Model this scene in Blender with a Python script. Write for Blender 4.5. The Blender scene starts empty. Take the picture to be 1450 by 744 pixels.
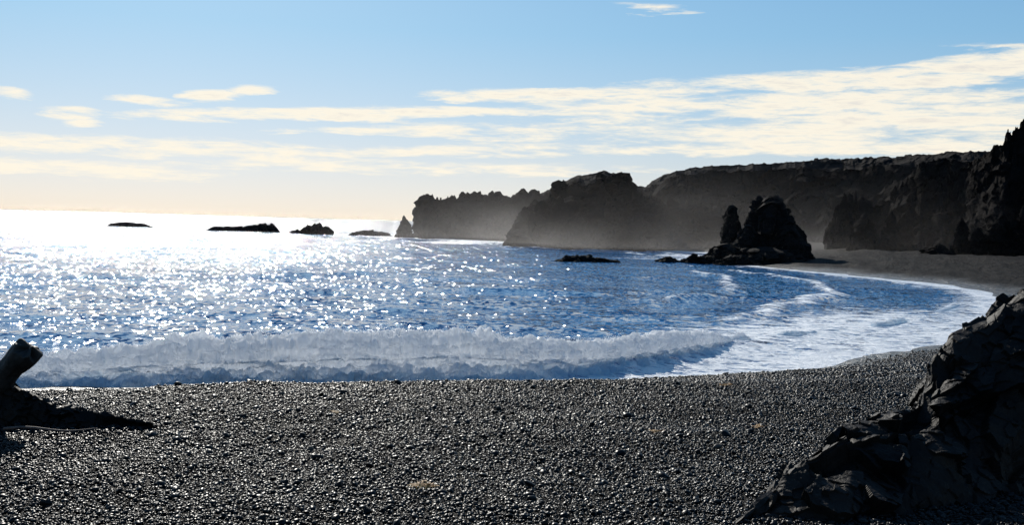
import bpy, math, numpy as np
from mathutils import Vector, Matrix, Euler
rng=np.random.default_rng(7)
sc=bpy.context.scene
F=1555.0; H=5.0
PITCH=math.radians(90-2.03); ROLL=math.radians(1.64)
SUN_EL=math.radians(26); SUN_AZ=math.radians(17.5)   # azimuth measured to the left of +Y
# ---------------- camera
cam=bpy.data.cameras.new("camera"); camo=bpy.data.objects.new("camera",cam); sc.collection.objects.link(camo)
M=Matrix.Rotation(PITCH,3,'X')@Matrix.Rotation(ROLL,3,'Z')
camo.matrix_world=Matrix.Translation((0,0,H))@M.to_4x4()
cam.sensor_width=36; cam.lens=F/1450*36; cam.clip_start=.1; cam.clip_end=30000
sc.camera=camo
sc.view_settings.view_transform='Standard'; sc.view_settings.look='None'; sc.view_settings.exposure=0
Mn=np.array(M)
def P(px,py,d):
    """surveyed bearing -> world point at forward distance d"""
    v=Mn@np.array([(px-725)/F,(372-py)/F,-1.0]); v=v*(d/v[1]); return np.array([v[0],v[1],v[2]+H])
def G(px,py,z=0.0):
    v=Mn@np.array([(px-725)/F,(372-py)/F,-1.0]); k=(z-H)/v[2]; return np.array([v[0]*k,v[1]*k,z])
# ---------------- noise
PERM=rng.permutation(256).astype(np.int64); PERM=np.concatenate([PERM,PERM,PERM])
RV=rng.random(256)
def vn(x,y,z=None):
    two=z is None
    xi=np.floor(x).astype(np.int64); yi=np.floor(y).astype(np.int64)
    fx=x-xi; fy=y-yi
    fx=fx*fx*fx*(fx*(fx*6-15)+10); fy=fy*fy*fy*(fy*(fy*6-15)+10)
    def l(a,b,t): return a+(b-a)*t
    def h(a,b,c): return RV[PERM[(PERM[(PERM[a&255]+b)&255]+c)&255]]
    if two: return l(l(h(xi,yi,0),h(xi+1,yi,0),fx),l(h(xi,yi+1,0),h(xi+1,yi+1,0),fx),fy)*2-1
    zi=np.floor(z).astype(np.int64); fz=z-zi; fz=fz*fz*fz*(fz*(fz*6-15)+10)
    c00=l(h(xi,yi,zi),h(xi+1,yi,zi),fx); c10=l(h(xi,yi+1,zi),h(xi+1,yi+1,zi),fx)
    c01=l(h(xi,yi,zi+1),h(xi+1,yi,zi+1),fx); c11=l(h(xi,yi+1,zi+1),h(xi+1,yi+1,zi+1),fx)
    return l(l(c00,c10,fy),l(c01,c11,fy),fz)*2-1
def fbm(x,y,z=None,o=4,g=.5):
    s=0;a=1;t=0
    for i in range(o):
        s=s+a*vn(x+17.3*i,y+5.1*i,None if z is None else z+9.7*i); t+=a; a*=g; x=x*2.03;y=y*2.03
        if z is not None: z=z*2.03
    return s/t*1.6
def ridged(x,y,z,o=4):
    s=0;a=1;t=0
    for i in range(o):
        s=s+a*(1-2*np.abs(vn(x+7.3*i,y+15.1*i,z+2.7*i))); t+=a; a*=.5; x=x*2.1;y=y*2.1;z=z*2.1
    return s/t
def sst(a,b,x):
    t=np.clip((x-a)/(b-a),0,1); return t*t*(3-2*t)
def facet(V,cell,amp,seed,tilt=.5,stretch=(1,1,1)):
    """fractured-rock displacement: nearest-seed cells each carrying its own tilted plane"""
    r=np.random.default_rng(seed); W=V*np.array(stretch)
    lo=W.min(0)-cell; hi=W.max(0)+cell
    n=np.ceil((hi-lo)/cell).astype(int)
    seeds=r.random((n[0],n[1],n[2],3)); off=r.uniform(-1,1,(n[0],n[1],n[2])); tl=r.uniform(-1,1,(n[0],n[1],n[2],3))*tilt
    q=(W-lo)/cell; qi=np.floor(q).astype(int); best=np.full(len(V),1e9); val=np.zeros(len(V))
    for dx in(-1,0,1):
        for dy in(-1,0,1):
            for dz in(-1,0,1):
                c=np.clip(qi+[dx,dy,dz],0,n-1); sd=c+seeds[c[:,0],c[:,1],c[:,2]]
                df=q-sd; d2=(df**2).sum(1); m=d2<best; best[m]=d2[m]
                c=c[m]; df=df[m]
                val[m]=off[c[:,0],c[:,1],c[:,2]]+(df*tl[c[:,0],c[:,1],c[:,2]]).sum(1)*2
    return val*amp
# ---------------- mesh helpers
def mk(name,V,Fq,mat,smooth=True,attrs=None,parent=None):
    me=bpy.data.meshes.new(name); V=np.asarray(V,dtype=np.float32).reshape(-1,3); Fq=np.asarray(Fq,dtype=np.int32)
    k=Fq.shape[1]; me.vertices.add(len(V)); me.vertices.foreach_set("co",V.ravel())
    me.loops.add(Fq.size); me.loops.foreach_set("vertex_index",Fq.ravel())
    me.polygons.add(len(Fq)); me.polygons.foreach_set("loop_start",np.arange(0,Fq.size,k,dtype=np.int32))
    me.update(calc_edges=True)
    me.polygons.foreach_set("use_smooth",np.full(len(me.polygons),smooth))
    if attrs:
        for n_,a in attrs.items():
            at=me.attributes.new(n_,'FLOAT','POINT'); at.data.foreach_set("value",np.asarray(a,dtype=np.float32).ravel())
    me.materials.append(mat); o=bpy.data.objects.new(name,me); sc.collection.objects.link(o)
    if parent: o.parent=parent
    return o
def gridf(nr,nc,wrap=False,flip=False):
    i=np.arange(nr-1)[:,None]; j=np.arange(nc if wrap else nc-1)[None,:]; j2=(j+1)%nc
    a=i*nc+j; b=i*nc+j2; c=(i+1)*nc+j2; d=(i+1)*nc+j
    q=np.stack([a,b,c,d],-1).reshape(-1,4)
    return q[:,::-1] if flip else q
def gnormals(V):
    du=np.gradient(V,axis=0); dv=np.gradient(V,axis=1); n=np.cross(du,dv); return n/(np.linalg.norm(n,axis=2,keepdims=True)+1e-9)
# ---------------- node helper
class NT:
    def __init__(s,nt): s.nt=nt; s.n=nt.nodes; s.l=nt.links
    def new(s,t,**k):
        n=s.n.new(t)
        for a,b in k.items(): setattr(n,a,b)
        return n
    def put(s,sock,v):
        if isinstance(v,bpy.types.NodeSocket): s.l.new(v,sock)
        elif v is not None: sock.default_value=v
    def m(s,op,a,b=None,c=None,clamp=False):
        n=s.new('ShaderNodeMath',operation=op); n.use_clamp=clamp; s.put(n.inputs[0],a)
        if b is not None: s.put(n.inputs[1],b)
        if c is not None: s.put(n.inputs[2],c)
        return n.outputs[0]
    def v(s,op,a,b=None,sc_=None):
        n=s.new('ShaderNodeVectorMath',operation=op); s.put(n.inputs[0],a)
        if b is not None: s.put(n.inputs[1],b)
        if sc_ is not None: s.put(n.inputs['Scale'],sc_)
        return n.outputs[0]
    def noise(s,vec,scale,detail=3,rough=.5,dist=0,out=0):
        n=s.new('ShaderNodeTexNoise'); s.put(n.inputs['Vector'],vec); s.put(n.inputs['Scale'],scale)
        n.inputs['Detail'].default_value=detail; n.inputs['Roughness'].default_value=rough; n.inputs['Distortion'].default_value=dist
        return n.outputs[out]
    def vor(s,vec,scale,feature='F1',out='Distance'):
        n=s.new('ShaderNodeTexVoronoi',feature=feature); s.put(n.inputs['Vector'],vec); n.inputs['Scale'].default_value=scale; return n.outputs[out]
    def mapr(s,v,a,b,c=0,d=1,t='SMOOTHSTEP'):
        n=s.new('ShaderNodeMapRange',interpolation_type=t); s.put(n.inputs[0],v)
        for i,q in enumerate((a,b,c,d)): s.put(n.inputs[i+1],q)
        return n.outputs[0]
    def mix(s,f,a,b):
        n=s.new('ShaderNodeMix',data_type='RGBA'); s.put(n.inputs[0],f); s.put(n.inputs[6],a); s.put(n.inputs[7],b); return n.outputs[2]
    def attr(s,name): 
        n=s.new('ShaderNodeAttribute',attribute_name=name); return n.outputs['Fac']
    def bump(s,h,st,d,nrm=None):
        n=s.new('ShaderNodeBump'); s.put(n.inputs['Height'],h); n.inputs['Strength'].default_value=st; n.inputs['Distance'].default_value=d
        if nrm is not None: s.put(n.inputs['Normal'],nrm)
        return n.outputs[0]
def mat(name):
    m=bpy.data.materials.new(name); m.use_nodes=True; t=NT(m.node_tree); b=m.node_tree.nodes['Principled BSDF']
    geo=t.new('ShaderNodeNewGeometry'); return m,t,b,geo.outputs['Position']
def rgb(*c): return (*c,1)
# ---------------- materials
def rock_mat(name,c1,c2,sc_=1.0,bd=.3,rough=.75,spec=.25):
    m,t,b,pos=mat(name)
    n=t.noise(pos,.35*sc_,6,.6); n2=t.noise(pos,3*sc_,5,.65)
    f=t.mapr(t.m('ADD',t.m('MULTIPLY',n,.6),t.m('MULTIPLY',n2,.4)),.35,.65)
    t.put(b.inputs['Base Color'],t.mix(f,rgb(*c1),rgb(*c2))); b.inputs['Roughness'].default_value=rough; b.inputs['Specular IOR Level'].default_value=spec
    v=t.vor(t.v('ADD',pos,t.v('SCALE',t.noise(pos,sc_,3,out=1),None,.6/sc_)),1.2*sc_)
    h=t.m('ADD',t.m('MULTIPLY',v,.6),n2)
    t.put(b.inputs['Normal'],t.bump(h,.8,bd)); return m
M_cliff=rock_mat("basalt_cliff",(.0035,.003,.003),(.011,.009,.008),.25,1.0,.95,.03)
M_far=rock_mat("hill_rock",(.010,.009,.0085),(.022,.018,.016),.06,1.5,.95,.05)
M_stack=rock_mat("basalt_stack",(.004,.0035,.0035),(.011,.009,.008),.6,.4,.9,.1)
M_rock=rock_mat("dark_rock",(.003,.0025,.0025),(.016,.0115,.009),4,.02,.6,.10)
def beach_mat():
    m,t,b,pos=mat("black_pebble_beach")
    w=t.attr('wet')
    v1=t.vor(pos,45,out='Distance'); vc=t.vor(pos,45,out='Color'); v2=t.vor(pos,14); big=t.noise(t.v('MULTIPLY',pos,(1,.5,1)),.3,6,.7)
    sep=t.new('ShaderNodeSeparateColor'); t.put(sep.inputs[0],vc)
    c=t.mix(sep.outputs[0],rgb(.004,.0037,.004),rgb(.017,.015,.014))
    g2=t.noise(pos,2.2,8,.85)
    c=t.mix(t.mapr(g2,.44,.60),c,rgb(.028,.020,.0155))
    c=t.mix(t.mapr(big,.40,.56,0,.8),c,rgb(.005,.0045,.004))
    c=t.mix(w,c,rgb(.005,.005,.005))
    t.put(b.inputs['Base Color'],c)
    t.put(b.inputs['Roughness'],t.m('SUBTRACT',.75,t.m('MULTIPLY',w,.45)))
    t.put(b.inputs['Specular IOR Level'],t.m('ADD',.05,t.m('MULTIPLY',w,.35)))
    h=t.m('ADD',t.m('MULTIPLY',v1,-1),t.m('MULTIPLY',v2,-1.2))
    n0=t.bump(h,.9,.03)
    rn=t.v('SCALE',t.v('SUBTRACT',t.vor(pos,6,out='Color'),(.5,.5,.5)),None,1.1)
    t.put(b.inputs['Normal'],t.v('NORMALIZE',t.v('ADD',n0,rn))); return m
M_beach=beach_mat()
def pebble_mat():
    m,t,b,pos=mat("pebble_stone"); oi=t.new('ShaderNodeObjectInfo'); r=oi.outputs['Random']
    c=t.mix(t.m('POWER',r,2.5),rgb(.0023,.002,.0022),rgb(.015,.013,.0125))
    c=t.mix(t.m('GREATER_THAN',r,.995),c,rgb(.07,.05,.038))
    t.put(b.inputs['Base Color'],c); b.inputs['Roughness'].default_value=.38; b.inputs['Specular IOR Level'].default_value=.14
    t.put(b.inputs['Normal'],t.bump(t.noise(pos,160,3),.3,.004)); return m
M_peb=pebble_mat()
def sea_mat():
    m,t,b,pos=mat("sea_water")
    fo=t.attr('foam'); half=(.5,.5,.5)
    st=t.v('MULTIPLY',pos,(.8,1.15,1.0))
    n1=t.noise(st,.55,2,.5,out=1); n2=t.noise(st,2.6,2,.6,out=1)
    wv=t.v('ADD',t.v('MULTIPLY',pos,(1.0,.75,0)),t.v('SCALE',n2,None,.35))
    n3=t.vor(wv,4.2,out='Color')
    pt_=t.mapr(t.noise(st,.16,3,.6),.38,.62,.55,1.3)     # gust patches: rougher and calmer water
    a=t.v('SCALE',t.v('SUBTRACT',n1,half),None,.45); c=t.v('SCALE',t.v('SUBTRACT',n2,half),None,.85); e=t.v('SCALE',t.v('SUBTRACT',n3,half),None,t.m('MULTIPLY',pt_,.64))
    s=t.v('MULTIPLY',t.v('ADD',t.v('ADD',a,c),e),(1.3,.9,0))
    g=t.new('ShaderNodeNewGeometry').outputs['Normal']
    nr=t.v('NORMALIZE',t.v('ADD',g,s))
    dp=t.noise(pos,.05,3)
    col=t.mix(t.mapr(dp,.35,.65),rgb(.001,.080,.225),rgb(.002,.125,.31))
    t.put(b.inputs['Base Color'],col); b.inputs['Roughness'].default_value=.075; b.inputs['IOR'].default_value=1.33
    t.put(b.inputs['Normal'],nr)
    wp=t.v('ADD',pos,t.v('SCALE',t.v('SUBTRACT',t.noise(pos,.6,3,out=1),half),None,1.2))
    fn=t.noise(t.v('MULTIPLY',wp,(.7,1.5,1)),1.0,8,.68); cells=t.vor(wp,2.6,'DISTANCE_TO_EDGE')
    fm=t.m('ADD',fo,t.m('MULTIPLY',t.m('SUBTRACT',fn,.5),2.4))
    fm=t.m('SUBTRACT',fm,t.m('MULTIPLY',t.mapr(cells,.0,.25),.16))
    mask=t.mapr(fm,.40,.74)
    df=t.new('ShaderNodeBsdfPrincipled'); df.inputs['Base Color'].default_value=rgb(.84,.85,.86); df.inputs['Roughness'].default_value=.4
    t.put(df.inputs['Normal'],t.v('NORMALIZE',t.v('ADD',t.bump(t.noise(pos,9,5,.7),1,.12),t.v('SCALE',s,None,.7))))
    mx=t.new('ShaderNodeMixShader'); t.put(mx.inputs[0],mask); t.l.new(b.outputs[0],mx.inputs[1]); t.l.new(df.outputs[0],mx.inputs[2])
    t.l.new(mx.outputs[0],t.n['Material Output'].inputs[0]); return m
M_sea=sea_mat()
def foam_mat():
    m,t,b,pos=mat("wave_foam")
    hb=t.bump(t.noise(pos,9,6,.7),.9,.06)
    z=t.new('ShaderNodeSeparateXYZ'); t.put(z.inputs[0],pos)
    f=t.mapr(t.m('ADD',z.outputs[2],t.m('MULTIPLY',t.noise(pos,1.6,8,.8),1.5)),.58,1.25)
    t.put(b.inputs['Base Color'],t.mix(f,rgb(.46,.60,.76),rgb(.95,.95,.95))); b.inputs['Roughness'].default_value=.6
    t.put(b.inputs['Normal'],hb)
    tr=t.new('ShaderNodeBsdfTranslucent'); t.put(tr.inputs[0],t.mix(f,rgb(.50,.76,.88),rgb(.96,.97,.98))); t.put(tr.inputs['Normal'],hb)
    mx=t.new('ShaderNodeMixShader'); t.put(mx.inputs[0],t.mapr(f,0,1,.4,.75,'LINEAR')); t.l.new(b.outputs[0],mx.inputs[1]); t.l.new(tr.outputs[0],mx.inputs[2])
    t.l.new(mx.outputs[0],t.n['Material Output'].inputs[0]); return m
M_foam=foam_mat()
def simple(name,c1,c2,sc_,rough=.7,bd=.01):
    m,t,b,pos=mat(name); n=t.noise(pos,sc_,5,.6)
    t.put(b.inputs['Base Color'],t.mix(t.mapr(n,.35,.65),rgb(*c1),rgb(*c2))); b.inputs['Roughness'].default_value=rough
    t.put(b.inputs['Normal'],t.bump(n,.7,bd)); return m
M_wood=simple("weathered_wood",(.006,.005,.004),(.024,.017,.013),14)
M_stick=simple("pale_stick_wood",(.06,.032,.024),(.12,.07,.05),20)
M_weed=simple("seaweed_yellow",(.26,.11,.012),(.42,.21,.03),40)
# ---------------- shoreline polygons (world metres)
def seg_dist(X,Y,pl,closed):
    pl=np.asarray(pl,float); n=len(pl); best=np.full(X.shape,1e18)
    for i in range(n if closed else n-1):
        a=pl[i]; b=pl[(i+1)%n]; ab=b-a; t=np.clip(((X-a[0])*ab[0]+(Y-a[1])*ab[1])/(ab@ab+1e-12),0,1)
        d=(X-a[0]-t*ab[0])**2+(Y-a[1]-t*ab[1])**2; best=np.minimum(best,d)
    return np.sqrt(best)
def inside(X,Y,pl):
    pl=np.asarray(pl,float); c=np.zeros(X.shape,bool); n=len(pl)
    for i in range(n):
        x1,y1=pl[i]; x2,y2=pl[(i+1)%n]
        if y1==y2: continue
        m=((y1>Y)!=(y2>Y))&(X<(x2-x1)*(Y-y1)/(y2-y1)+x1); c^=m
    return c
def gp(px,py): g=G(px,py); return (g[0],g[1])
def smooth_pl(p,it=2):
    p=[np.array(q,float) for q in p]
    for _ in range(it):
        o=[p[0]]
        for a,b in zip(p[:-1],p[1:]): o+= [a*.75+b*.25,a*.25+b*.75]
        o.append(p[-1]); p=o
    return p
shore=smooth_pl([(-60,26),(-25,28.5),(-12,30.5)]+[gp(620,541),gp(850,539),gp(1000,536),gp(1110,528),gp(1250,502),gp(1335,482),gp(1400,452),gp(1418,430),gp(1375,412),gp(1300,401),gp(1200,391),gp(1120,383),gp(1060,377)]+[(40,175),(44,205),(42,238),(18,240),(4,262),(-2,300),(-29,322),(-36,345),(0,430),(160,1000)],1)
sea_poly=[(-20000,26)]+[tuple(q) for q in shore]+[(9000,14000),(9000,20000),(-20000,20000)]
plateau=[(-20000,-20000),(-20000,8),(-60,8.5),(-12,9.2),(-4.6,9.9),(0,11.1),(2.2,11.6),(4.6,12.3),(8,15),(20,25),(42,42),(62,75),(68,110),(62,140),(55,168),(70,240),(60,300),(50,345),(300,1000),(9200,13000),(20000,13000),(20000,-20000)]
def land(X,Y):
    ds=seg_dist(X,Y,sea_poly,True); ins=inside(X,Y,sea_poly); pin=inside(X,Y,plateau)
    dc=np.where(pin,0,seg_dist(X,Y,plateau,True))
    R=np.hypot(X,Y); hp=3.4-1.0*sst(25,140,R)
    t=ds/(ds+dc+1e-6); z=hp*t**1.15
    z=np.where(ins,-np.minimum(4,.10*ds),z)
    und=.05*fbm(X*.25,Y*.25)+.02*fbm(X*1.3,Y*1.3)+ .25*sst(30,90,R)*fbm(X*.05,Y*.05)*sst(4,20,ds)+.16*sst(25,60,R)*fbm(X*.5,Y*.5,o=3)*sst(3,10,ds)
    und=und+.10*fbm(X*.12+5,Y*.12,o=3)*(1-sst(3,9,ds))*sst(20,26,R)
    z=z+und*np.where(ins,.6,1)*sst(0,2,ds+1.5)
    wet=np.where(ins,1,1-sst(.5,7,ds+1.5*fbm(X*.25,Y*.25)))
    return z,wet,ds,ins
def angles(dense,step):
    a=np.arange(-dense,dense+step,step); side=np.arange(dense+1.5,180.1,2.5)
    return np.radians(np.concatenate([-side[::-1],a,side]))
ang=angles(31,.12)
r=np.concatenate([np.array([.05,1,2.5,4]),np.arange(5,14,.09),14*1.018**np.arange(0,400)])
r=r[r<16000]; A,R=np.meshgrid(ang,r); X=R*np.sin(A); Y=R*np.cos(A)
Z,wet,_,_=land(X,Y)
mk("beach_ground",np.stack([X,Y,Z],-1),gridf(*X.shape,flip=True),M_beach,attrs={'wet':wet})
# ---------------- sea
ang=angles(31,.09)
r=np.concatenate([np.arange(24,62,.15),62*1.009**np.arange(0,700)]); r=r[r<16000]
A,R=np.meshgrid(ang,r); X=R*np.sin(A); Y=R*np.cos(A)
ds=seg_dist(X,Y,sea_poly,True); ins=inside(X,Y,sea_poly); ds=np.where(ins,ds,-ds)
Z=np.zeros_like(X); rs=np.random.default_rng(3); step=np.maximum(.13,R*.009)
wx=1.2*vn(X*.05,Y*.05); wy=1.2*vn(X*.07+9,Y*.07)
for i in range(30):
    L=float(np.exp(rs.uniform(np.log(.8),np.log(14)))); th=rs.normal(-math.pi/2+.15,.5); k=2*math.pi/L
    amp=.0062*L**.7; ph=rs.uniform(0,6.28); fade=1-sst(L*.15,L*.4,step)
    w=np.sin((X*math.cos(th)+Y*math.sin(th))*k+ph+(wx if i%2 else wy)*(1+i*.1)); Z+=amp*fade*(np.exp(w-1)*1.6-.6)
calm=sst(-1,14,ds)*.85+.15
Z*=calm
wave_pts=[(-260,29.5,.64),(0,31,.7),(100,31.7,.8),(300,33,.94),(560,34.6,1.08),(700,35.7,1.04),(850,38,.96),(950,42,.76),(1020,46.5,.44),(1150,52.5,.32),(1250,58,.26),(1320,67,.22),(1365,80,.15)]
wp=np.array([[(p-725)/F*d,d,h] for p,d,h in wave_pts])
wpath=np.array(smooth_pl([q for q in wp],2))
dwv=seg_dist(X,Y,wpath[:,:2],False)
hh=np.interp(X,wpath[:,0],wpath[:,2])
Z+=hh*.5*np.exp(-(np.maximum(dwv-.2,0)/1.5)**2)
mod=fbm(X*.06,Y*.06,o=2)
far=np.clip(sst(-10,15,X)+sst(60,90,Y),0,1)
for c,a_,wd in((11,.22,.8),(19,.32,1.0),(33,.25,1.6),(52,.25,2)):
    q=ds-c-2.5*mod; Z+=a_*np.exp(-(q/wd)**2)*far*np.clip(.6+mod,0,1)*(1-sst(80,200,R)*.4)
Z=np.where(ds<3,Z*sst(-1,3,ds)+.05,Z)
dsn=ds+1.5*fbm(X*.2+3,Y*.2)
foam=np.clip(.92*np.exp(-(np.maximum(dsn,0)/4.0)**1.5),0,1)
foam=np.maximum(foam,.78*(1-sst(6,17,ds))*sst(-2,8,X)*(1-sst(60,90,Y)))
foam=np.maximum(foam,.95*np.exp(-(dwv/1.6)**2)*(1-.3*sst(38,52,Y)))
foam=np.maximum(foam,.48*np.exp(-(np.maximum(dwv-1,0)/5)**2)*(1-sst(60,80,Y)))
q=ds-11-2.5*mod; foam=np.maximum(foam,.74*np.exp(-(q/1.1)**2)*far*sst(-.3,.3,mod+.2))
q=ds-19-2.5*mod; foam=np.maximum(foam,.66*np.exp(-(q/.9)**2)*far*sst(-.3,.4,mod))
foam=np.where((Y>170),np.maximum(foam*1.0,.70*(1-sst(6,30,ds+10*mod))),foam)
mk("sea",np.stack([X,Y,Z],-1),gridf(*X.shape,flip=True),M_sea,attrs={'foam':foam})
# ---------------- breaking wave
seg=np.hypot(*np.diff(wpath[:,:2],axis=0).T); cs=np.concatenate([[0],np.cumsum(seg)])
ns=2600; ss=np.linspace(0,cs[-1],ns); px_=np.interp(ss,cs,wpath[:,0]); py_=np.interp(ss,cs,wpath[:,1]); ph_=np.interp(ss,cs,wpath[:,2])
ph_=ph_*(1+.13*fbm(ss*.3,ss*0,o=2)+.05*vn(ss*1.3,ss*0+4)); ph_[-200:]*=np.linspace(1,.2,200)
ph_*=1-sst(42,50,py_)*(.5-.5*np.clip(fbm(ss*.4,ss*0+8,o=2)*2,-1,1))*.85
tx=np.gradient(px_); ty=np.gradient(py_); tl=np.hypot(tx,ty); nx=ty/tl; ny=-tx/tl   # toward shore
nt=96; tt=np.linspace(0,1,nt)
pu=np.array([2.1,1.8,1.40,1.08,.94,.92,.84,.42,.0,-.4,-.9,-1.6]); pz=np.array([-.2,.05,.17,.34,.56,.78,.94,1.04,1.0,.86,.58,-.1]); pt=np.linspace(0,1,12)
U=np.interp(tt,pt,pu)[None,:]; W=np.interp(tt,pt,pz)[None,:]
wid=(.75*ph_+.15)[:,None]
V=np.stack([px_[:,None]+nx[:,None]*U*wid,py_[:,None]+ny[:,None]*U*wid,W*ph_[:,None]],-1)
N=gnormals(V); 
if N[ns//2,nt//3,2]<0: N=-N
x,y,z=V[...,0],V[...,1],V[...,2]
def bil(f,o): q=vn(x*f+o,y*f,z*f+o); return np.sqrt(q*q+.015)*2
disp=(.15*bil(1.3,0)+.12*bil(2.9,4)+.07*bil(6,9)+.045*bil(13,2)+.028*bil(26,7)-.12)*np.clip(ph_,.15,1.1)[:,None]
V=V+N*disp[...,None]
lip=np.exp(-((tt-.6)/.14)**2)[None,:]; V[...,2]+=lip*np.maximum(0,fbm(x*2.2,y*2.2,z*2.2,o=5,g=.6))*.16*ph_[:,None]
wave=mk("breaking_wave",V,gridf(ns,nt),M_foam)
nd=80000; si=rng.integers(60,ns-250,nd); hfac=ph_[si]; keep=rng.random(nd)<hfac; si=si[keep]; nd=len(si)
clump=np.maximum(0,vn(ss[si]*1.1,ss[si]*0+3)+.35)
up=np.abs(rng.normal(0,.15,nd))*hfac[keep]*(clump+.25); uo=rng.normal(.25,.42,nd)
C=np.stack([px_[si]+nx[si]*uo*.8,py_[si]+ny[si]*uo*.8,ph_[si]*(1.12-.35*np.abs(uo))+up],-1)
octv=np.array([[1,0,0],[-1,0,0],[0,1,0],[0,-1,0],[0,0,1],[0,0,-1]],float); octf=np.array([[0,2,4],[2,1,4],[1,3,4],[3,0,4],[2,0,5],[1,2,5],[3,1,5],[0,3,5]])
sz=np.exp(rng.normal(-4.9,.5,nd)); DV=(C[:,None,:]+octv[None]*sz[:,None,None]*rng.uniform(.6,1.4,(nd,6,1))); DF=(octf[None]+6*np.arange(nd)[:,None,None]).reshape(-1,3)
mk("spray",DV,DF,M_foam,True,parent=wave)
# ---------------- cliffs
def ridge(name,pts,base,width,mt,jag=1.0,cell=4,namp=1.0,ns=420,nf=70,nb=40,steep=1.6,parent=None,seed=1,jf=1.0,butt=0,spk=.35):
    pts=sorted(pts); pxs=[p[0] for p in pts]; u=np.linspace(pxs[0],pxs[-1],ns)
    T=np.array([P(a,np.interp(a,pxs,[p[1] for p in pts]),np.interp(a,pxs,[p[2] for p in pts])) for a in u])
    jz=jag*(fbm(T[:,0]*.22*jf+seed,T[:,1]*.05+seed,o=5,g=.62)*.8+spk*np.maximum(0,vn(T[:,0]*1.1*jf,T[:,1]*.3+seed)))
    hgt=np.maximum(T[:,2]-base,.05); T[:,2]+=jz*np.clip(hgt/4,0,1)
    hgt=np.maximum(T[:,2]-base,.05)
    tf=np.linspace(0,1,nf); tb=np.linspace(0,1,nb)[1:]
    of=-(1-tf)**steep; zf=tf**.85; ob=tb*1.4; zb=1-tb**1.5
    o=np.concatenate([of,ob]); zz=np.concatenate([zf,zb])
    w=width*np.clip(hgt/(hgt.max()),.15,1)**.7
    dirx=T[:,0]/np.hypot(T[:,0],T[:,1]); diry=T[:,1]/np.hypot(T[:,0],T[:,1])
    bt=1+butt*fbm(T[:,0]*.12*jf+seed*3,T[:,1]*0,o=3)
    V=np.stack([T[:,0][:,None]+dirx[:,None]*o[None]*(w*bt)[:,None],T[:,1][:,None]+diry[:,None]*o[None]*(w*bt)[:,None],base+zz[None]*hgt[:,None]],-1)
    N=gnormals(V)
    if N[ns//2,nf//2,1]>0: N=-N
    sh=V.shape; f=V.reshape(-1,3); d=facet(f,cell,cell*.16*namp,seed,.6)+facet(f,cell*.38,cell*.07*namp,seed+5,.6)
    d+=ridged(f[:,0]/cell*.5,f[:,1]/cell*.5,f[:,2]/cell*.25,4)*cell*.16*namp
    edge=np.concatenate([np.minimum(1,(1-tf)*5+.25),np.full(nb-1,.6)])
    V=(f.reshape(sh))+N*(d.reshape(sh[:2])*edge[None]*np.clip(hgt/ (cell*1.0),.1,1)[:,None])[...,None]
    return mk(name,V,gridf(ns,V.shape[1]),mt,False,parent=parent)
def pinnacle(name,px,top,bot,d,wpx,mt,seed=1,lean=0,parent=None,cell=None,pw=.8,depth=1.0):
    T=P(px,top,d); B=P(px,bot,d); hgt=T[2]-B[2]+.8; rad=wpx/2/F*d
    nv,nu=90,110; v=np.linspace(0,1,nv)[:,None]; a=np.linspace(0,2*np.pi,nu,endpoint=False)[None]
    prof=(1-v**1.25)**pw
    ca,sa=np.cos(a),np.sin(a)
    V=np.stack([B[0]+(T[0]-B[0]+lean)*v+ca*rad*prof,B[1]+sa*rad*depth*prof+0*v,B[2]-.8+hgt*v+0*a],-1)
    f=V.reshape(-1,3); cell=cell or max(rad*.6,.4)
    dd=facet(f,cell,cell*.22,seed,.7,(1,1,.55))+facet(f,cell*.4,cell*.09,seed+3,.7)+fbm(f[:,0]/cell,f[:,1]/cell,f[:,2]/cell)*cell*.2
    out=np.stack([ca+0*v,sa+0*v,0*a+0*v+.3],-1)
    V=V+out*(dd.reshape(nv,nu)*np.clip(prof*2,.1,1))[...,None]
    return mk(name,V,gridf(nv,nu,wrap=True),mt,False,parent=parent)
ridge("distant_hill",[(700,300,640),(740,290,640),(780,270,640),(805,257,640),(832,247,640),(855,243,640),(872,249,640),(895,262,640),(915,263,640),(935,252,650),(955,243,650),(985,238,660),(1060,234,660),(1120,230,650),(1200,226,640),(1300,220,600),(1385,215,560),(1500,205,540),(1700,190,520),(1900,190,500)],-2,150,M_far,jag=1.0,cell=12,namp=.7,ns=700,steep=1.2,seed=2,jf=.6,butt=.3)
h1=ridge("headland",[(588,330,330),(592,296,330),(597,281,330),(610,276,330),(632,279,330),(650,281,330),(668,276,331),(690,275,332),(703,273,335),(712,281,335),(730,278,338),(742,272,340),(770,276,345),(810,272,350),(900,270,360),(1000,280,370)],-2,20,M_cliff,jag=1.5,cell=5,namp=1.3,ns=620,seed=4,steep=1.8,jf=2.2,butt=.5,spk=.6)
pinnacle("spire",572,305,338,322,26,M_cliff,seed=8,parent=h1)
pinnacle("shoulder",598,288,340,325,24,M_cliff,seed=18,parent=h1)
for i,(px,t_,w) in enumerate([(653,274,16),(672,271,20),(696,271,24),(741,269,18),(757,273,16)]):
    pinnacle("crest_spike_%d"%(i+1),px,t_,300,332,w,M_cliff,seed=90+i,parent=h1,pw=.6)
h2=ridge("headland",[(714,347,258),(722,334,257),(730,326,256),(737,306,255),(742,297,255),(749,299,255),(760,290,254),(774,284,253),(790,273,252),(806,272,251),(822,264,250),(840,262,250),(855,255,250),(874,254,250),(888,261,250),(900,266,252),(915,280,255),(940,292,262),(975,290,268),(1040,300,275)],-1.5,22,M_cliff,jag=2.0,cell=4.5,namp=1.8,ns=700,seed=6,steep=1.35,jf=2.0,butt=.8,spk=.6)
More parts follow.
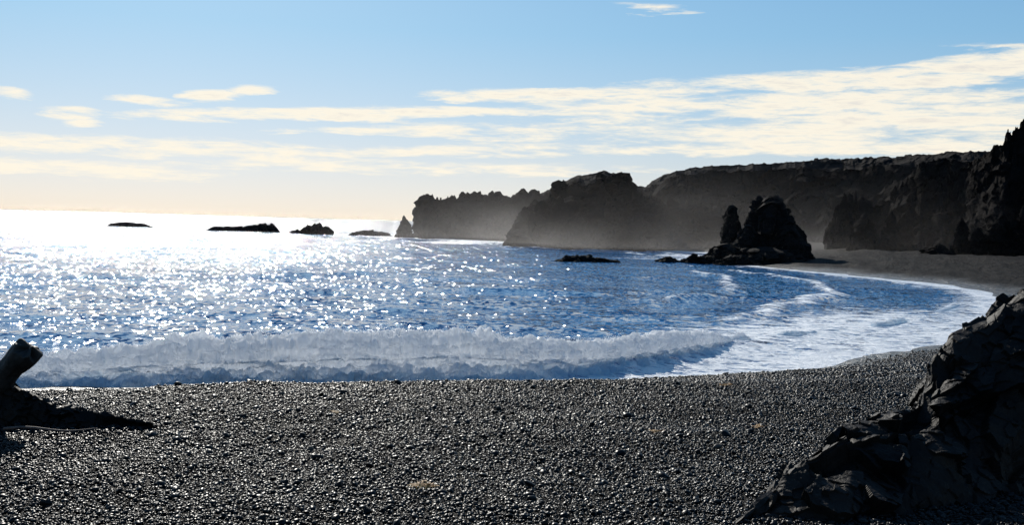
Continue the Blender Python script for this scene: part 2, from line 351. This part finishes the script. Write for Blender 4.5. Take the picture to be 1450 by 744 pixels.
for i,(px,t_,b_,w,d) in enumerate([(743,292,345,26,250),(768,284,350,44,243),(806,268,330,30,247),(850,252,300,34,249),(880,254,300,30,249),(800,312,354,60,236),(880,316,356,60,233)]):
    pinnacle("headland_knob_%d"%(i+1),px,t_,b_,d,w,M_cliff,seed=120+i,parent=h2,pw=.6)
ridge("sea_cliff",[(905,300,300),(925,278,300),(945,258,300),(965,246,300),(1000,243,300),(1060,241,300),(1130,240,290),(1200,240,280),(1290,234,265),(1400,226,250),(1600,210,230)],-1,30,M_cliff,jag=.9,cell=7,namp=.8,ns=600,seed=9,steep=1.3,jf=.9,butt=.4)
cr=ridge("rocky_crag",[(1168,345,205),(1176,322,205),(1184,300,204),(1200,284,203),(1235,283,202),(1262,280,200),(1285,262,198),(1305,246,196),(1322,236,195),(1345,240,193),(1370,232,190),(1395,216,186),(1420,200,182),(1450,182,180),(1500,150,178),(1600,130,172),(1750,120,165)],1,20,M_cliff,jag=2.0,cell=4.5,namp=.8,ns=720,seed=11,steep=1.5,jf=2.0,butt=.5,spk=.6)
for i,(px,t_,b_,d,w) in enumerate([(1196,272,362,196,34),(1225,300,364,186,60),(1262,296,364,185,36),(1362,308,366,165,34),(1385,322,366,163,40),(1420,300,366,162,60),(1330,345,366,160,60),(1450,290,367,160,50),(1290,290,363,188,60),(1268,262,300,200,22),(1322,225,290,195,26),(1183,292,362,198,22),(1212,268,362,199,18)]):
    pinnacle("crag_spire_%d"%(i+1),px,t_,b_,d,w,M_cliff,seed=20+i,parent=cr)
st=pinnacle("sea_stack",1098,276,372,168,92,M_stack,seed=41,pw=.62)
for i,(px,t_,b_,d,w,pw) in enumerate([(1036,290,372,171,34,.42),(1075,276,370,170,46,.45),(1120,312,372,167,66,.7),(1060,318,374,166,70,.6),(1030,345,376,163,62,.6),(1085,350,376,162,110,.6)]):
    pinnacle("stack_part_%d"%(i+1),px,t_,b_,d,w,M_stack,seed=50+i,parent=st,pw=pw)
def skerry(pts,d,wd,seed,jag=.25):
    ridge("sea_rock",[(p,q,d) for p,q in pts],-.6,wd,M_stack,jag=jag,cell=1.3,namp=1.6,ns=200,nf=30,nb=18,seed=seed,steep=1.1,jf=3.5,spk=.8)
skerry([(148,321),(158,317),(178,315),(200,317),(220,323)],395,5,61,.5)
skerry([(288,328),(305,321),(345,322),(372,318),(388,319),(396,329)],355,5,62,.6)
skerry([(404,334),(414,327),(425,325),(434,320),(448,318),(463,322),(472,331)],340,6,63,1.1)
skerry([(486,335),(505,329),(530,328),(545,330),(556,335)],340,5,64,.5)
skerry([(780,371),(800,366),(830,364),(860,367),(886,373)],150,3,65,.4)
skerry([(920,373),(935,366),(948,364),(960,369),(985,366),(1005,364),(1025,372)],158,3,66,.5)
skerry([(1000,377),(1015,369),(1040,362),(1060,368),(1085,376)],156,3,68,.5)
# ---------------- foreground outcrop
def crv(pts,n):
    k=np.array([p[0] for p in pts],float); q=np.array([p[1:] for p in pts],float); t=np.linspace(0,1,n)
    return np.stack([np.interp(t,k,q[:,i]) for i in range(3)],1)
def tp(t,px,py,d): return (t,*P(px,py,d))
GZ=3.36
Rg=[tp(0,1035,748,5.8),tp(.06,1092,702,6.2),tp(.12,1120,668,6.5),tp(.2,1165,640,6.8),tp(.28,1228,604,7.1),tp(.36,1262,588,7.3),tp(.42,1300,568,7.5),tp(.47,1318,540,7.6),tp(.52,1330,502,7.7),tp(.57,1350,474,7.8),tp(.64,1398,458,7.9),tp(.69,1428,432,8.0),tp(.73,1450,414,8.0),tp(.82,1550,385,8.2),tp(.92,1700,400,8.4),tp(1,1850,560,8.6)]
def gt(t,px,py): g=G(px,py,GZ-.05); return (t,*g)
Fr=[gt(0,1030,750),gt(.12,1090,775),gt(.28,1180,775),gt(.42,1270,752),gt(.57,1350,732),gt(.73,1450,711),gt(1,1800,660)]
n1,nf,nb=560,320,120
RR=crv(Rg,n1); FF=crv(Fr,n1); BB=RR.copy(); BB[:,1]+=1.2; BB[:,0]+=.3; BB[:,2]=GZ-.4
t=np.linspace(0,1,nf)[None,:,None]; hz=t**.9
front=FF[:,None]*(1-t)+RR[:,None]*t; 
front[...,2]=FF[:,None,2]*(1-hz[...,0])+RR[:,None,2]*hz[...,0]
front[...,2]+=(np.sin(np.pi*t[...,0])*.10*(RR[:,None,2]-FF[:,None,2]))
t2=np.linspace(0,1,nb)[1:][None,:,None]; back=RR[:,None]*(1-t2)+BB[:,None]*t2
back[...,2]+=np.sin(np.pi*t2[...,0])*.15*(RR[:,None,2]-GZ)
V=np.concatenate([front,back],1); N=gnormals(V)
for _ in range(25):
    N[1:-1]=(N[:-2]+N[1:-1]*2+N[2:])/4; N[:,1:-1]=(N[:,:-2]+N[:,1:-1]*2+N[:,2:])/4
N/=np.linalg.norm(N,axis=2,keepdims=True)
if N[n1//2,nf//2,2]<0: N=-N
f=V.reshape(-1,3).copy(); ca,sa=math.cos(.6),math.sin(.6); g=f.copy(); g[:,0]=f[:,0]*ca+f[:,2]*sa; g[:,2]=-f[:,0]*sa+f[:,2]*ca
g+=np.stack([fbm(f[:,0]*2+i*9,f[:,1]*2,f[:,2]*2,o=4) for i in range(3)],1)*.035
d=facet(g,.6,.09,71,.9,(.6,1,1.1))+facet(g,.24,.036,72,1.1,(.6,1,1.2))+facet(g,.09,.009,73,1.0)+.008*fbm(f[:,0]*14,f[:,1]*14,f[:,2]*14,o=4)
amp=np.clip((RR[:,2]-GZ)/.25,.15,1)[:,None]*np.concatenate([np.minimum(1,np.linspace(1,0,nf)*6+.3),np.full(nb-1,.7)])[None]
V=V+N*(d.reshape(V.shape[:2])*amp)[...,None]
mk("rock_outcrop",V,gridf(n1,V.shape[1]),M_rock,False)
# ---------------- left rock with log
def outcrop(name,Rg,Fr,n1,nf,nb,cell,seed,bd=.7):
    RR=crv(Rg,n1); FF=crv(Fr,n1); BB=RR.copy(); BB[:,1]+=bd; BB[:,2]=GZ-.3
    t=np.linspace(0,1,nf)[None,:,None]; front=FF[:,None]*(1-t)+RR[:,None]*t
    t2=np.linspace(0,1,nb)[1:][None,:,None]; back=RR[:,None]*(1-t2)+BB[:,None]*t2
    V=np.concatenate([front,back],1); N=gnormals(V)
    if N[n1//2,nf//2,2]<0: N=-N
    f=V.reshape(-1,3); d=facet(f,cell,cell*.2,seed,.8)+facet(f,cell*.4,cell*.09,seed+1,.8)+cell*.1*fbm(f[:,0]/cell,f[:,1]/cell,f[:,2]/cell)
    amp=np.clip((RR[:,2]-GZ)/.15,.15,1)[:,None]
    V=V+N*(d.reshape(V.shape[:2])*amp)[...,None]
    return mk(name,V,gridf(n1,V.shape[1]),M_rock,False)
outcrop("dark_rock",[tp(0,-400,560,8.7),tp(.3,-150,520,8.7),tp(.5,-30,535,8.6),tp(.58,5,528,8.6),tp(.63,22,545,8.55),tp(.7,55,560,8.5),tp(.76,80,580,8.4),tp(.85,130,583,8.3),tp(.93,180,594,8.25),tp(1,216,600,8.2)],
        [gt(0,-400,620),gt(.3,-150,618),gt(.6,0,610),(.8,*G(100,608,GZ)),(1,*G(218,603,GZ))],260,90,50,.16,81)
A0=P(-10,548,8.6); A1=P(42,493,8.45); ax=A1-A0; Ln=np.linalg.norm(ax); ax/=Ln
e1=np.cross(ax,[0,0,1.]); e1/=np.linalg.norm(e1); e2=np.cross(ax,e1)
nv,nu=80,72; v=np.linspace(0,1,nv)[:,None]; a=np.linspace(0,2*np.pi,nu,endpoint=False)[None]
rad=.098*(1+.12*fbm(np.cos(a)*1.2+0*v,np.sin(a)*1.2+0*v,v*2+0*a)+.05*np.abs(np.sin(a*5+v*2)))+.012*np.sin(v*9)
rad=rad*np.where(v>.97,np.sqrt(np.clip((1.0001-v)/.03,0,1)),1)
ext=.04*fbm(np.cos(a)*1.5+0*v,np.sin(a)*1.5+3+0*v,v*0+0*a)*sst(.8,1,v)
V=A0+ax*((v+0*a)*Ln+ext)[...,None]+e1*(np.cos(a)*rad)[...,None]+e2*(np.sin(a)*rad)[...,None]
mk("driftwood_log",V,gridf(nv,nu,wrap=True),M_wood,True)
S0=G(5,608,3.43); S1=G(138,609,3.43)
nv,nu=40,10; v=np.linspace(0,1,nv)[:,None]; a=np.linspace(0,2*np.pi,nu,endpoint=False)[None]
c=S0+(S1-S0)*v[...,None]; rr=.011*(1-.5*v)
V=c+np.stack([0*v+0*a,np.cos(a)*rr,np.sin(a)*rr+.012*np.sin(v*7)],-1)
mk("driftwood_stick",V,gridf(nv,nu,wrap=True),M_stick)
for k,(px,py,w,n) in enumerate([(600,689,.055,60),(1028,546,.07,30),(930,612,.035,16),(1075,606,.03,14),(478,585,.03,12)]):
    c=G(px,py,3.438); VV=[];FF_=[]
    for i in range(n):
        p=c+np.array([rng.normal(0,w*.55),rng.normal(0,w*.35),rng.uniform(0,.012)]); a_=rng.uniform(0,6.28); cur=rng.normal(0,.5)
        b0=len(VV)
        for j in range(7):
            ww=.0045*(1-abs(j-3)/4)+.001; VV.append(p+[-math.sin(a_)*ww,math.cos(a_)*ww,0]); VV.append(p-[-math.sin(a_)*ww,math.cos(a_)*ww,-.002])
            p=p+np.array([math.cos(a_),math.sin(a_),rng.normal(0,.3)])*.009; a_+=cur*.5
            if j: q=b0+2*j; FF_.append([q-2,q-1,q+1,q])
    mk("seaweed",VV,FF_,M_weed)
# ---------------- pebbles (instanced)
pc=bpy.data.collections.new("pebble_shapes")
import bmesh
for i in range(8):
    bm=bmesh.new(); bmesh.ops.create_icosphere(bm,subdivisions=2,radius=1)
    sx,sy,sz_=1,rng.uniform(.6,.95),rng.uniform(.35,.65)
    vs=np.array([v.co[:] for v in bm.verts]); nn=fbm(vs[:,0]*1.1+i*7,vs[:,1]*1.1,vs[:,2]*1.1,o=2)*.35
    for v_,q in zip(bm.verts,nn): v_.co*= (1+q); v_.co.x*=sx; v_.co.y*=sy; v_.co.z*=sz_
    me=bpy.data.meshes.new("pebble"); bm.to_mesh(me); bm.free(); me.polygons.foreach_set("use_smooth",[True]*len(me.polygons)); me.materials.append(M_peb)
    o=bpy.data.objects.new("pebble",me); pc.objects.link(o)
n=300000; u=rng.random(n); dd=np.sqrt(5.0**2+u*(13.5**2-5.0**2)); th=rng.uniform(-.56,.56,n)
Xp=dd*th; Yp=dd
sizes=np.exp(rng.normal(-4.88,.45,n)); sizes=np.clip(sizes,.004,.030)
n2=110000; dd2=rng.uniform(13,60,n2); X2=dd2*rng.uniform(.05,.56,n2); Xp=np.concatenate([Xp,X2]); Yp=np.concatenate([Yp,dd2]); sizes=np.concatenate([sizes,np.exp(rng.normal(-4.1,.35,n2))*(.6+dd2/40)])
nb_=90; db=rng.uniform(5.2,12,nb_); Xp=np.concatenate([Xp,db*rng.uniform(-.55,.55,nb_)]); Yp=np.concatenate([Yp,db]); sizes=np.concatenate([sizes,rng.uniform(.026,.048,nb_)])
Zp,_,dsp,insp=land(Xp,Yp); ok=(~insp)&((dsp>1.0+4*rng.random(len(Xp))))
Xp,Yp,Zp,sizes=Xp[ok],Yp[ok],Zp[ok],sizes[ok]
me=bpy.data.meshes.new("pebbles"); me.vertices.add(len(Xp)); me.vertices.foreach_set("co",np.stack([Xp,Yp,Zp+sizes*.25+rng.random(len(Xp))*.006],1).astype(np.float32).ravel())
at=me.attributes.new("psize",'FLOAT','POINT'); at.data.foreach_set("value",sizes.astype(np.float32)); me.update()
po=bpy.data.objects.new("pebbles",me); sc.collection.objects.link(po)
ng=bpy.data.node_groups.new("pebble_scatter",'GeometryNodeTree')
ng.interface.new_socket("Geometry",in_out='INPUT',socket_type='NodeSocketGeometry'); ng.interface.new_socket("Geometry",in_out='OUTPUT',socket_type='NodeSocketGeometry')
gi=ng.nodes.new('NodeGroupInput'); go=ng.nodes.new('NodeGroupOutput'); ip=ng.nodes.new('GeometryNodeInstanceOnPoints'); ci=ng.nodes.new('GeometryNodeCollectionInfo')
ci.inputs['Collection'].default_value=pc; ci.inputs['Separate Children'].default_value=True
ip.inputs['Pick Instance'].default_value=True
rv=ng.nodes.new('FunctionNodeRandomValue'); rv.data_type='FLOAT_VECTOR'; rv.inputs[0].default_value=(-.6,-.6,0); rv.inputs[1].default_value=(.6,.6,6.283)
na=ng.nodes.new('GeometryNodeInputNamedAttribute'); na.data_type='FLOAT'; na.inputs['Name'].default_value="psize"
L=ng.links.new; L(gi.outputs[0],ip.inputs['Points']); L(ci.outputs[0],ip.inputs['Instance']); L(rv.outputs[0],ip.inputs['Rotation']); L(na.outputs[0],ip.inputs['Scale']); L(ip.outputs[0],go.inputs[0])
md=po.modifiers.new("scatter",'NODES'); md.node_group=ng
# ---------------- sea mist: one real volume, thickest at the surf and thinning with height
m=bpy.data.materials.new("sea_mist"); m.use_nodes=True; m.node_tree.nodes.clear(); t=NT(m.node_tree)
pos=t.new('ShaderNodeNewGeometry').outputs['Position']; sp=t.new('ShaderNodeSeparateXYZ'); t.put(sp.inputs[0],pos)
hz=t.m('POWER',2.718,t.m('DIVIDE',sp.outputs[2],-4.4))
fx=t.m('MULTIPLY',t.mapr(sp.outputs[0],-45,5),t.mapr(sp.outputs[0],105,138,1,0))
fy=t.m('MULTIPLY',t.mapr(sp.outputs[1],142,200,.0,1),t.mapr(sp.outputs[1],300,335,1,.3)); top=t.mapr(sp.outputs[2],14,24,1,0)
nn_=t.mapr(t.noise(t.v('MULTIPLY',pos,(1,1,1.6)),.04,3,.6),.36,.66,.1,1.6)
de=t.m('MULTIPLY',t.m('MULTIPLY',t.m('MULTIPLY',hz,fx),t.m('MULTIPLY',fy,top)),t.m('MULTIPLY',nn_,.0035))
vs=t.new('ShaderNodeVolumeScatter'); vs.inputs['Color'].default_value=(1,.96,.94,1); vs.inputs['Anisotropy'].default_value=.5; t.put(vs.inputs['Density'],de)
o_=t.new('ShaderNodeOutputMaterial'); t.l.new(vs.outputs[0],o_.inputs['Volume'])
bx=[(x,y,z) for z in(.9,25) for y in(140,340) for x in(-50,140)]
me=bpy.data.meshes.new("sea_mist"); me.from_pydata(bx,[],[(0,2,3,1),(4,5,7,6),(0,1,5,4),(2,6,7,3),(0,4,6,2),(1,3,7,5)]); me.materials.append(m)
mo=bpy.data.objects.new("sea_mist",me); sc.collection.objects.link(mo)
# ---------------- light
S=Vector((-math.sin(SUN_AZ)*math.cos(SUN_EL),math.cos(SUN_AZ)*math.cos(SUN_EL),math.sin(SUN_EL)))
sl=bpy.data.lights.new("sun",'SUN'); sl.energy=5; sl.angle=math.radians(.5); sl.color=(1,.95,.86)
so=bpy.data.objects.new("sun",sl); so.rotation_euler=S.to_track_quat('Z','Y').to_euler(); sc.collection.objects.link(so)
# ---------------- sky
w=bpy.data.worlds.new("World"); sc.world=w; w.use_nodes=True; t=NT(w.node_tree); bg=t.n['Background']
sky=t.new('ShaderNodeTexSky',sky_type='NISHITA'); sky.sun_disc=False; sky.sun_elevation=SUN_EL; sky.sun_rotation=-SUN_AZ
sky.air_density=1; sky.dust_density=.25; sky.ozone_density=1.5
tc=t.new('ShaderNodeTexCoord').outputs['Generated']; sp=t.new('ShaderNodeSeparateXYZ'); t.put(sp.inputs[0],tc)
az=t.m('ARCTAN2',sp.outputs[0],sp.outputs[1]); el=t.m('ARCSINE',sp.outputs[2])
cb=t.new('ShaderNodeCombineXYZ'); t.put(cb.inputs[0],az); t.put(cb.inputs[1],t.m('MULTIPLY',el,7.0))
sk=cb.outputs[0]
nz=t.noise(sk,9,7,.62,.3); nz2=t.noise(sk,3.0,4,.55); nzf=t.noise(sk,26,6,.7,.4)
waz=t.m('ADD',az,t.m('MULTIPLY',t.m('SUBTRACT',nz2,.5),.05)); wel=t.m('ADD',el,t.m('MULTIPLY',t.m('SUBTRACT',nz,.5),.014))
def cdir(px,py):
    v=Mn@np.array([(px-725)/F,(372-py)/F,-1.0]); v/=np.linalg.norm(v); return math.atan2(v[0],v[1]),math.asin(v[2])
clouds=[# bearing x, y, halfw, halfh, slope, weight (survey units)
 (1230,112,300,15,-.06,1.1),(1400,95,150,18,-.12,1.2),(860,133,240,10,-.02,1.05),(1060,150,330,21,-.04,1.0),(1180,185,330,27,-.05,.92),(1330,165,240,23,0,1.0),(1080,210,200,12,0,.88),(1350,205,170,13,-.05,.82),
 (430,162,220,10,-.01,1.1),(620,158,160,8,0,1.0),(500,186,110,6,.0,1.0),(700,185,180,13,0,.9),
 (20,134,32,10,.15,.98),(92,159,36,9,0,1.0),(105,173,26,7,0,.95),(212,142,46,7,.08,.9),(298,134,38,8,0,1.0),(356,126,32,6,0,.98),
 (925,12,55,7,.08,.95),(180,208,280,15,.03,.9),(80,238,190,12,.04,.95),(420,232,180,11,0,.75),(720,240,200,10,0,.72),(1410,66,60,4,-.02,.9),(760,212,200,10,0,.78),(560,215,160,9,0,.72)]
Fd=None
for px,py,hw,hh_,sl_,wt in clouds:
    a0,e0=cdir(px,py); a1,e1_=cdir(px+hw,py+sl_*hw); slope=(e1_-e0)/(a1-a0); 
    dx=t.m('SUBTRACT',waz,a0); dy=t.m('SUBTRACT',t.m('SUBTRACT',wel,e0),t.m('MULTIPLY',dx,slope))
    qx=t.m('MULTIPLY',dx,F/hw); qy=t.m('MULTIPLY',dy,F/hh_)
    q=t.m('ADD',t.m('MULTIPLY',qx,qx),t.m('MULTIPLY',qy,qy))
    f_=t.m('MULTIPLY',t.m('SUBTRACT',1.0,t.m('MULTIPLY',q,.5)),wt)
    Fd=f_ if Fd is None else t.m('MAXIMUM',Fd,f_)
Fd=t.m('MAXIMUM',Fd,0.0)
dens=t.m('ADD',Fd,t.m('ADD',t.m('MULTIPLY',t.m('SUBTRACT',nz,.5),2.4),t.m('MULTIPLY',t.m('SUBTRACT',nzf,.5),1.6)))
dens=t.m('MULTIPLY',dens,t.mapr(Fd,0.02,.25))
cov=t.mapr(dens,.25,1.05); thick=t.mapr(dens,.95,1.6)
ccol=t.mix(thick,rgb(10.4,9.5,7.8),rgb(7.8,7.4,6.9))
s0=t.v('SCALE',sky.outputs[0],None,1.3)
s1=t.v('DIVIDE',s0,t.v('ADD',t.v('SCALE',s0,None,.095),(1,1,1)))
tint=t.mix(t.mapr(el,0.0,.17,0,1,'LINEAR'),rgb(1.06,1.05,1.18),rgb(.72,1.0,1.24))
s1=t.v('MULTIPLY',s1,tint)
cs_=t.new('ShaderNodeHueSaturation'); t.put(cs_.inputs['Color'],s1); cs_.inputs['Saturation'].default_value=1.10; cs_.inputs['Value'].default_value=1.16
fin=t.mix(t.m('MULTIPLY',cov,.90),cs_.outputs[0],ccol)
t.put(bg.inputs['Color'],fin); bg.inputs['Strength'].default_value=.1
